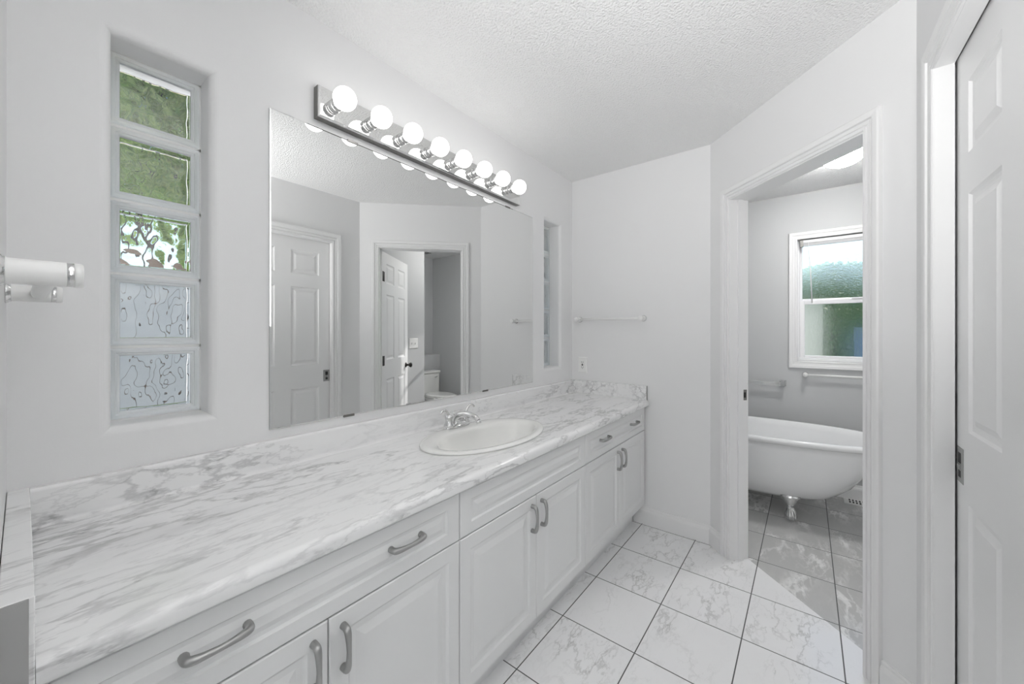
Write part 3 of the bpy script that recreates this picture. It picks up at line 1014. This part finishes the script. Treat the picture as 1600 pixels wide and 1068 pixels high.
# chrome rail left of window over tub
cr = thing('towel_rail', FW(0.98, 0.86, 0), 'chrome square-section towel rail on the bath wall above the tub', 'towel bar')
bm = bmesh.new()
fbox(bm, FW, 0.66, 1.268, 0.842, 0.874, 0.045, 0.060, 0.002)
link('rail', bm, 'plate', cr)
for s in (0.68, 1.240):
    bm = bmesh.new()
    fbox(bm, FW, s, s + 0.045, 0.838, 0.890, 0.0, 0.010, 0.002)
    fbox(bm, FW, s + 0.008, s + 0.036, 0.836, 0.890, 0.010, 0.066, 0.002)
    link('bracket', bm, 'chrome', cr)

# ------------------------------------------------------------------ outlet and switches
def plate(F, s, z, w, h, name, label, cat):
    t = thing(name, F(s, z - h / 2, 0), label, cat)
    bm = bmesh.new()
    rect_loops(bm, F, (s - w / 2, s + w / 2, z - h / 2, z + h / 2), [(0, 0.0002), (0, 0.002), (0.004, 0.006), (0.006, 0.006)])
    link('cover_plate', bm, 'white', t)
    return t
ou = plate(FB, 0.092, 1.048, 0.072, 0.116, 'wall_outlet', 'white wall outlet over the counter on the short end wall', 'outlet')
bm = bmesh.new()
fbox(bm, FB, 0.076, 0.108, 1.014, 1.082, 0.0055, 0.0085, 0.001)
rc = link('receptacle', bm, 'white', ou)
bm = bmesh.new()
for dz in (-0.018, 0.018):
    fbox(bm, FB, 0.084, 0.087, 1.045 + dz, 1.055 + dz, 0.0080, 0.0089)
    fbox(bm, FB, 0.096, 0.099, 1.045 + dz, 1.055 + dz, 0.0080, 0.0089)
    fbox(bm, FB, 0.089, 0.094, 1.038 + dz, 1.042 + dz, 0.0080, 0.0089)
fbox(bm, FB, 0.085, 0.098, 1.043, 1.053, 0.0080, 0.0092)
link('slots', bm, 'slot', rc)
FS = Frame((0, -2.10, 0), (1, 0, 0), (0, 1, 0))
sw = plate(FS, 0.125, 1.168, 0.118, 0.116, 'switch_plate', 'white double light switch plate on the partition wall in the bath', 'switch')
for dx in (-0.024, 0.024):
    bm = bmesh.new()
    fbox(bm, FS, 0.125 + dx - 0.005, 0.125 + dx + 0.005, 1.157, 1.176, 0.006, 0.013, 0.001)
    link('toggle', bm, 'white', sw)

# ------------------------------------------------------------------ clawfoot tub
TX, TY, TZ = 0.86, -1.03, 0.575
tb = thing('bathtub', (TX, TY, 0), 'white clawfoot bathtub with rolled rim under the bath window', 'bathtub')
def tring(a, l, z, n=64, p=2.9, sh=0.0):
    out = []
    for k in range(n):
        t = 2 * math.pi * k / n
        c, s = math.cos(t), math.sin(t)
        out.append((TX + math.copysign(abs(c) ** (2 / p), c) * a, TY + sh + math.copysign(abs(s) ** (2 / p), s) * l, z))
    return out
bm = bmesh.new()
outer = [(0.02, 0.15, 0.118), (0.10, 0.34, 0.120), (0.17, 0.46, 0.135), (0.222, 0.535, 0.170), (0.262, 0.605, 0.235), (0.288, 0.672, 0.32), (0.305, 0.745, 0.41), (0.318, 0.782, 0.50), (0.322, 0.795, 0.535)]
lip = [(0.338, 0.812, 0.538), (0.354, 0.830, 0.548), (0.360, 0.838, 0.562), (0.356, 0.832, 0.575), (0.344, 0.818, 0.582), (0.330, 0.802, 0.580), (0.318, 0.788, 0.570)]
inner = [(0.308, 0.772, 0.54), (0.296, 0.735, 0.44), (0.278, 0.690, 0.34), (0.252, 0.630, 0.25), (0.212, 0.560, 0.185), (0.15, 0.46, 0.158), (0.08, 0.33, 0.150), (0.01, 0.12, 0.148)]
loft(bm, [tring(a, l, z) for a, l, z in outer + lip + inner], True, True)
link('tub_shell', bm, 'enamel', tb)
f0 = None
for sx_, sy_ in ((-1, -1), (1, -1), (-1, 1), (1, 1)):
    fx, fy = TX + sx_ * 0.200, TY + sy_ * 0.30
    if f0 is None:
        bm = bmesh.new()
        # claw-and-ball: ball on the floor, slim ankle, flared shoulder that leans against the shell
        lathe(bm, [(0.010, 0.0), (0.026, 0.004), (0.034, 0.016), (0.035, 0.028), (0.031, 0.042), (0.025, 0.058), (0.020, 0.078), (0.018, 0.092)], (fx, fy, 0), n=18)
        for k in range(4):
            a = R(-45 + 30 * k) + math.atan2(sy_, sx_) + R(0)
            tube(bm, bez([(fx + 0.016 * math.cos(a), fy + 0.016 * math.sin(a), 0.085), (fx + 0.030 * math.cos(a), fy + 0.030 * math.sin(a), 0.055), (fx + 0.037 * math.cos(a), fy + 0.037 * math.sin(a), 0.025), (fx + 0.033 * math.cos(a), fy + 0.033 * math.sin(a), 0.006)], 4), 0.006, 8)
        sh = [(0.018, 0.090, 0.0), (0.026, 0.105, 0.15), (0.040, 0.125, 0.4), (0.055, 0.150, 0.7), (0.062, 0.170, 0.9)]
        rings = [[(fx - sx_ * 0.02 * q + math.cos(2 * math.pi * i / 18) * r * 0.55, fy + math.sin(2 * math.pi * i / 18) * r, z) for i in range(18)] for r, z, q in sh]
        loft(bm, rings, True, True)
        f0 = link('claw_foot', bm, 'chrome', tb); f0['label'] = 'chrome claw foot'
        f0p = (fx, fy)
    else:
        c = f0.copy(); COL.objects.link(c); c.parent = tb
        # mirror-placed copy about the tub centre
        if sx_ == 1:
            c.rotation_euler = (0, 0, math.pi)
            rel = Vector((f0p[0] - TX, f0p[1] - TY, 0))
            c.location = Vector((fx - TX, fy - TY, 0)) + rel
        else:
            c.location = (fx - f0p[0], fy - f0p[1], 0)

# ------------------------------------------------------------------ toilet
TOX, TOY = 0.985, YF + 0.17
to = thing('toilet', (TOX, TOY + 0.25, 0), 'white toilet with tank in the far corner of the bath', 'toilet')
bm = bmesh.new()
def egg(cx_, cy_, a, l0, l1, z, n=36):
    return [(cx_ + a * math.cos(2 * math.pi * k / n), cy_ + (l1 if math.sin(2 * math.pi * k / n) > 0 else l0) * math.sin(2 * math.pi * k / n), z) for k in range(n)]
by = TOY + 0.42
loft(bm, [egg(TOX, by - 0.04, 0.12, 0.26, 0.16, 0.0), egg(TOX, by - 0.04, 0.11, 0.25, 0.14, 0.05), egg(TOX, by - 0.03, 0.10, 0.22, 0.14, 0.16), egg(TOX, by, 0.14, 0.22, 0.2, 0.27), egg(TOX, by, 0.18, 0.23, 0.27, 0.36), egg(TOX, by, 0.185, 0.23, 0.28, 0.395)], True, True)
link('bowl', bm, 'porcelain', to)
bm = bmesh.new()
loft(bm, [egg(TOX, by, 0.188, 0.22, 0.285, 0.396), egg(TOX, by, 0.192, 0.225, 0.29, 0.404), egg(TOX, by, 0.19, 0.22, 0.285, 0.414), egg(TOX, by, 0.186, 0.215, 0.28, 0.416), egg(TOX, by, 0.190, 0.22, 0.285, 0.420), egg(TOX, by, 0.185, 0.215, 0.28, 0.436), egg(TOX, by, 0.15, 0.18, 0.24, 0.442)], True, True)
link('seat_lid', bm, 'porcelain', to)
bm = bmesh.new()
box(bm, TOX - 0.21, TOX + 0.21, TOY + 0.004, TOY + 0.19, 0.38, 0.70, 0.02, 3)
tk = link('tank', bm, 'porcelain', to)
bm = bmesh.new(); box(bm, TOX - 0.22, TOX + 0.22, TOY + 0.002, TOY + 0.20, 0.70, 0.735, 0.01, 3)
link('tank_lid', bm, 'porcelain', to)
bm = bmesh.new(); tube(bm, [(TOX + 0.15, TOY + 0.19, 0.65), (TOX + 0.15, TOY + 0.205, 0.65), (TOX + 0.10, TOY + 0.21, 0.645)], 0.006, 8)
link('flush_lever', bm, 'chrome', tk)

# ------------------------------------------------------------------ bath ceiling light, vents
LX, LY = 0.570, -1.600
cl = thing('ceiling_light', (LX, LY, H), 'lit white glass dome light on the bath ceiling', 'light')
bm = bmesh.new()
lathe(bm, [(0.108, 0.0), (0.110, -0.012), (0.108, -0.024), (0.102, -0.026)], (LX, LY, H), n=40)
link('pan', bm, 'steel', cl)
bm = bmesh.new()
prof = [(0.114 * math.sin(R(a)), -0.030 - 0.078 * math.cos(R(a))) for a in range(90, -1, -9)]
lathe(bm, prof, (LX, LY, H), n=40)
dm = link('glass_shade', bm, 'dome', cl); dm['label'] = 'glowing white glass bowl'
for a in (-122, -2, 118):
    bm = bmesh.new()
    d = Vector((math.cos(R(a)), math.sin(R(a)), 0))
    o = Vector((LX, LY, H)) + d * 0.116
    tube(bm, [o + Vector((0, 0, -0.012)), o + d * 0.006 + Vector((0, 0, -0.032)), o - d * 0.008 + Vector((0, 0, -0.046))], [0.014, 0.015, 0.011], 8)
    k = link('clip', bm, 'bronze', cl); k['label'] = 'dark metal shade clip'

cv = thing('ceiling_vent', (0.97, -2.90, H), 'small dark-slotted ceiling vent above the toilet', 'vent')
bm = bmesh.new(); box(bm, 0.89, 1.05, -2.98, -2.82, H - 0.012, H - 0.0005, 0.003)
cf = link('grille', bm, 'white', cv)
bm = bmesh.new()
for k in range(3):
    box(bm, 0.92, 1.02, -2.95 + 0.04 * k, -2.93 + 0.04 * k, H - 0.0135, H - 0.0115)
link('slots', bm, 'slot', cf)

fv = thing('floor_register', (1.29, -1.80, 0.0), 'white slotted floor register beside the bath baseboard', 'vent')
bm = bmesh.new(); box(bm, 1.225, 1.340, -1.955, -1.645, 0.0003, 0.009, 0.003)
fg = link('grille', bm, 'white', fv)
bm = bmesh.new()
for k in range(14):
    y = -1.675 - k * 0.0195
    for xx in (1.243, 1.288):
        box(bm, xx, xx + 0.034, y - 0.010, y, 0.0088, 0.0096)
link('slots', bm, 'slot', fg)

# ------------------------------------------------------------------ outdoors
bm = bmesh.new(); box(bm, -14, 20, 0.30, 20, -0.5, -0.35); box(bm, XB + 0.3, 20, -14, 0.30, -0.5, -0.35)
struct('ground', bm, 'grass', label='pale paved ground outside the windows', cat='ground')
fe = thing('fence', (-1.0, 2.2, -0.35), 'pale grey board fence outside the block windows', 'fence')
bm = bmesh.new()
for k in range(36):
    box(bm, -3.6 + 0.15 * k, -3.6 + 0.15 * k + 0.138, 2.2, 2.22, -0.35, 1.68)
link('boards', bm, 'fence', fe)
bm = bmesh.new(); box(bm, -3.6, 1.8, 2.225, 2.24, -0.35, 1.67)
link('gap_shade_panel', bm, 'wood', fe)  # dark sheet added behind the boards so their gaps read as shade
bm = bmesh.new(); box(bm, -3.6, 1.8, 2.16, 2.27, 1.68, 1.76)
c = link('cap_rail', bm, 'wood', fe); c['label'] = 'brown wooden cap rail'

bm = bmesh.new()
rows = []
for i in range(25):
    y = -16 + 26 * i / 24
    rows.append([bm.verts.new((13 + 1.2 * j + 0.5 * mnoise.noise(Vector((i, j, 1))), y, -0.45 + (0, 1.6, 2.3, 2.6, 1.8, 0)[j] * (1 + 0.16 * mnoise.noise(Vector((i * 0.7, j * 0.3, 4)))))) for j in range(6)])
for a, b in zip(rows, rows[1:]):
    for j in range(5):
        f = bm.faces.new((a[j], b[j], b[j + 1], a[j + 1])); f.smooth = True
struct('hill', bm, 'leafblue', label='low green bank far behind the bath window trees', cat='hill')

def tree(name, loc, label, cat, fol, r, z0_, z1_, n, leaf, seed, group, drape=False):
    rnd = random.Random(seed)
    t = thing(name, loc, label, cat, group)
    bm = bmesh.new()
    lathe(bm, [(0.09, 0), (0.06, (z1_ - loc[2]) * 0.5), (0.015, (z1_ - loc[2]) * 0.92)], loc, n=10)
    link('trunk', bm, 'bark', t)
    bm = bmesh.new()
    for _ in range(n):
        h = rnd.random() ** 0.8
        z = z0_ + (z1_ - z0_) * h
        env = r * (math.sin(math.pi * min(1, 0.12 + h * 0.88)) ** (0.6 if drape else 0.35)) * (0.85 + 0.3 * mnoise.noise(Vector((z * 2, seed, 0))))
        a = rnd.uniform(0, 2 * math.pi)
        rad = env * math.sqrt(rnd.uniform(0.25, 1))
        c_ = Vector((loc[0] + rad * math.cos(a), loc[1] + rad * math.sin(a), z + rnd.uniform(-.05, .05)))
        u = Vector((math.cos(a), math.sin(a), -0.5 if drape else rnd.uniform(-0.6, 0.8))) + Vector((rnd.uniform(-.6, .6), rnd.uniform(-.6, .6), rnd.uniform(-.4, .4)))
        u.normalize()
        w = u.cross(Vector((rnd.uniform(-1, 1), rnd.uniform(-1, 1), rnd.uniform(-1, 1)))).normalized()
        L = leaf * rnd.uniform(0.6, 1.4); Wd = L * (0.28 if drape else 0.55)
        quad(bm, [c_, c_ + u * L * 0.5 + w * Wd * 0.5, c_ + u * L, c_ + u * L * 0.5 - w * Wd * 0.5])
    f = link('foliage', bm, fol, t, recalc=False); f['kind'] = 'stuff'
    return t
TGp = 'trees outside the windows'
tree('cedar_tree', (-2.80, 3.9, -0.35), 'bright green cedar outside the near block window', 'tree', 'cedar', 0.88, 2.05, 5.6, 17000, 0.26, 1, TGp, True)
tree('cedar_tree', (-0.80, 4.2, -0.35), 'green cedar standing right of the near block window view', 'tree', 'cedar', 0.86, 2.1, 5.6, 17000, 0.26, 2, TGp, True)
tree('cedar_tree', (-1.55, 6.5, -0.35), 'tall cedar standing behind the two nearer cedars', 'tree', 'cedar', 1.5, 2.9, 8.2, 16000, 0.32, 3, TGp, True)
sp3 = [(7.4, -1.85), (7.2, 1.6), (7.6, -5.3), (10.7, -0.1), (10.7, -3.9)]
TH = [2.58, 2.6, 2.7, 3.05, 3.0]
nm = ['broad leafy tree filling the bath window view', 'leafy tree just left of the bath window view', 'leafy tree far to the right beyond the bath window', 'taller leafy tree rising behind the broad one beyond the bath window', 'tall leafy tree at the back right beyond the bath window']
for k, (x, y) in enumerate(sp3):
    tree('leafy_tree', (x, y, -0.35), nm[k], 'tree', 'leaf' if k % 2 == 0 else 'leafblue', 1.5, 0.0, TH[k], 22000, 0.11, 10 + k, TGp)
bm = bmesh.new()
for k in range(9):
    box(bm, 3.6, 3.62, -1.58 + 0.14 * k, -1.58 + 0.14 * k + 0.137, -0.35, 1.66)
tag(link('siding_panel', bm, 'cream'), 'pale cream board screen at the left of the bath window view', 'screen')
bm = bmesh.new()
for k in range(8):
    box(bm, 4.4, 4.42, -3.05 + 0.14 * k, -3.05 + 0.14 * k + 0.137, -0.35, 1.36)
tag(link('board_screen', bm, 'bluepaint'), 'low blue-grey board screen beyond the lower bath sash', 'screen')
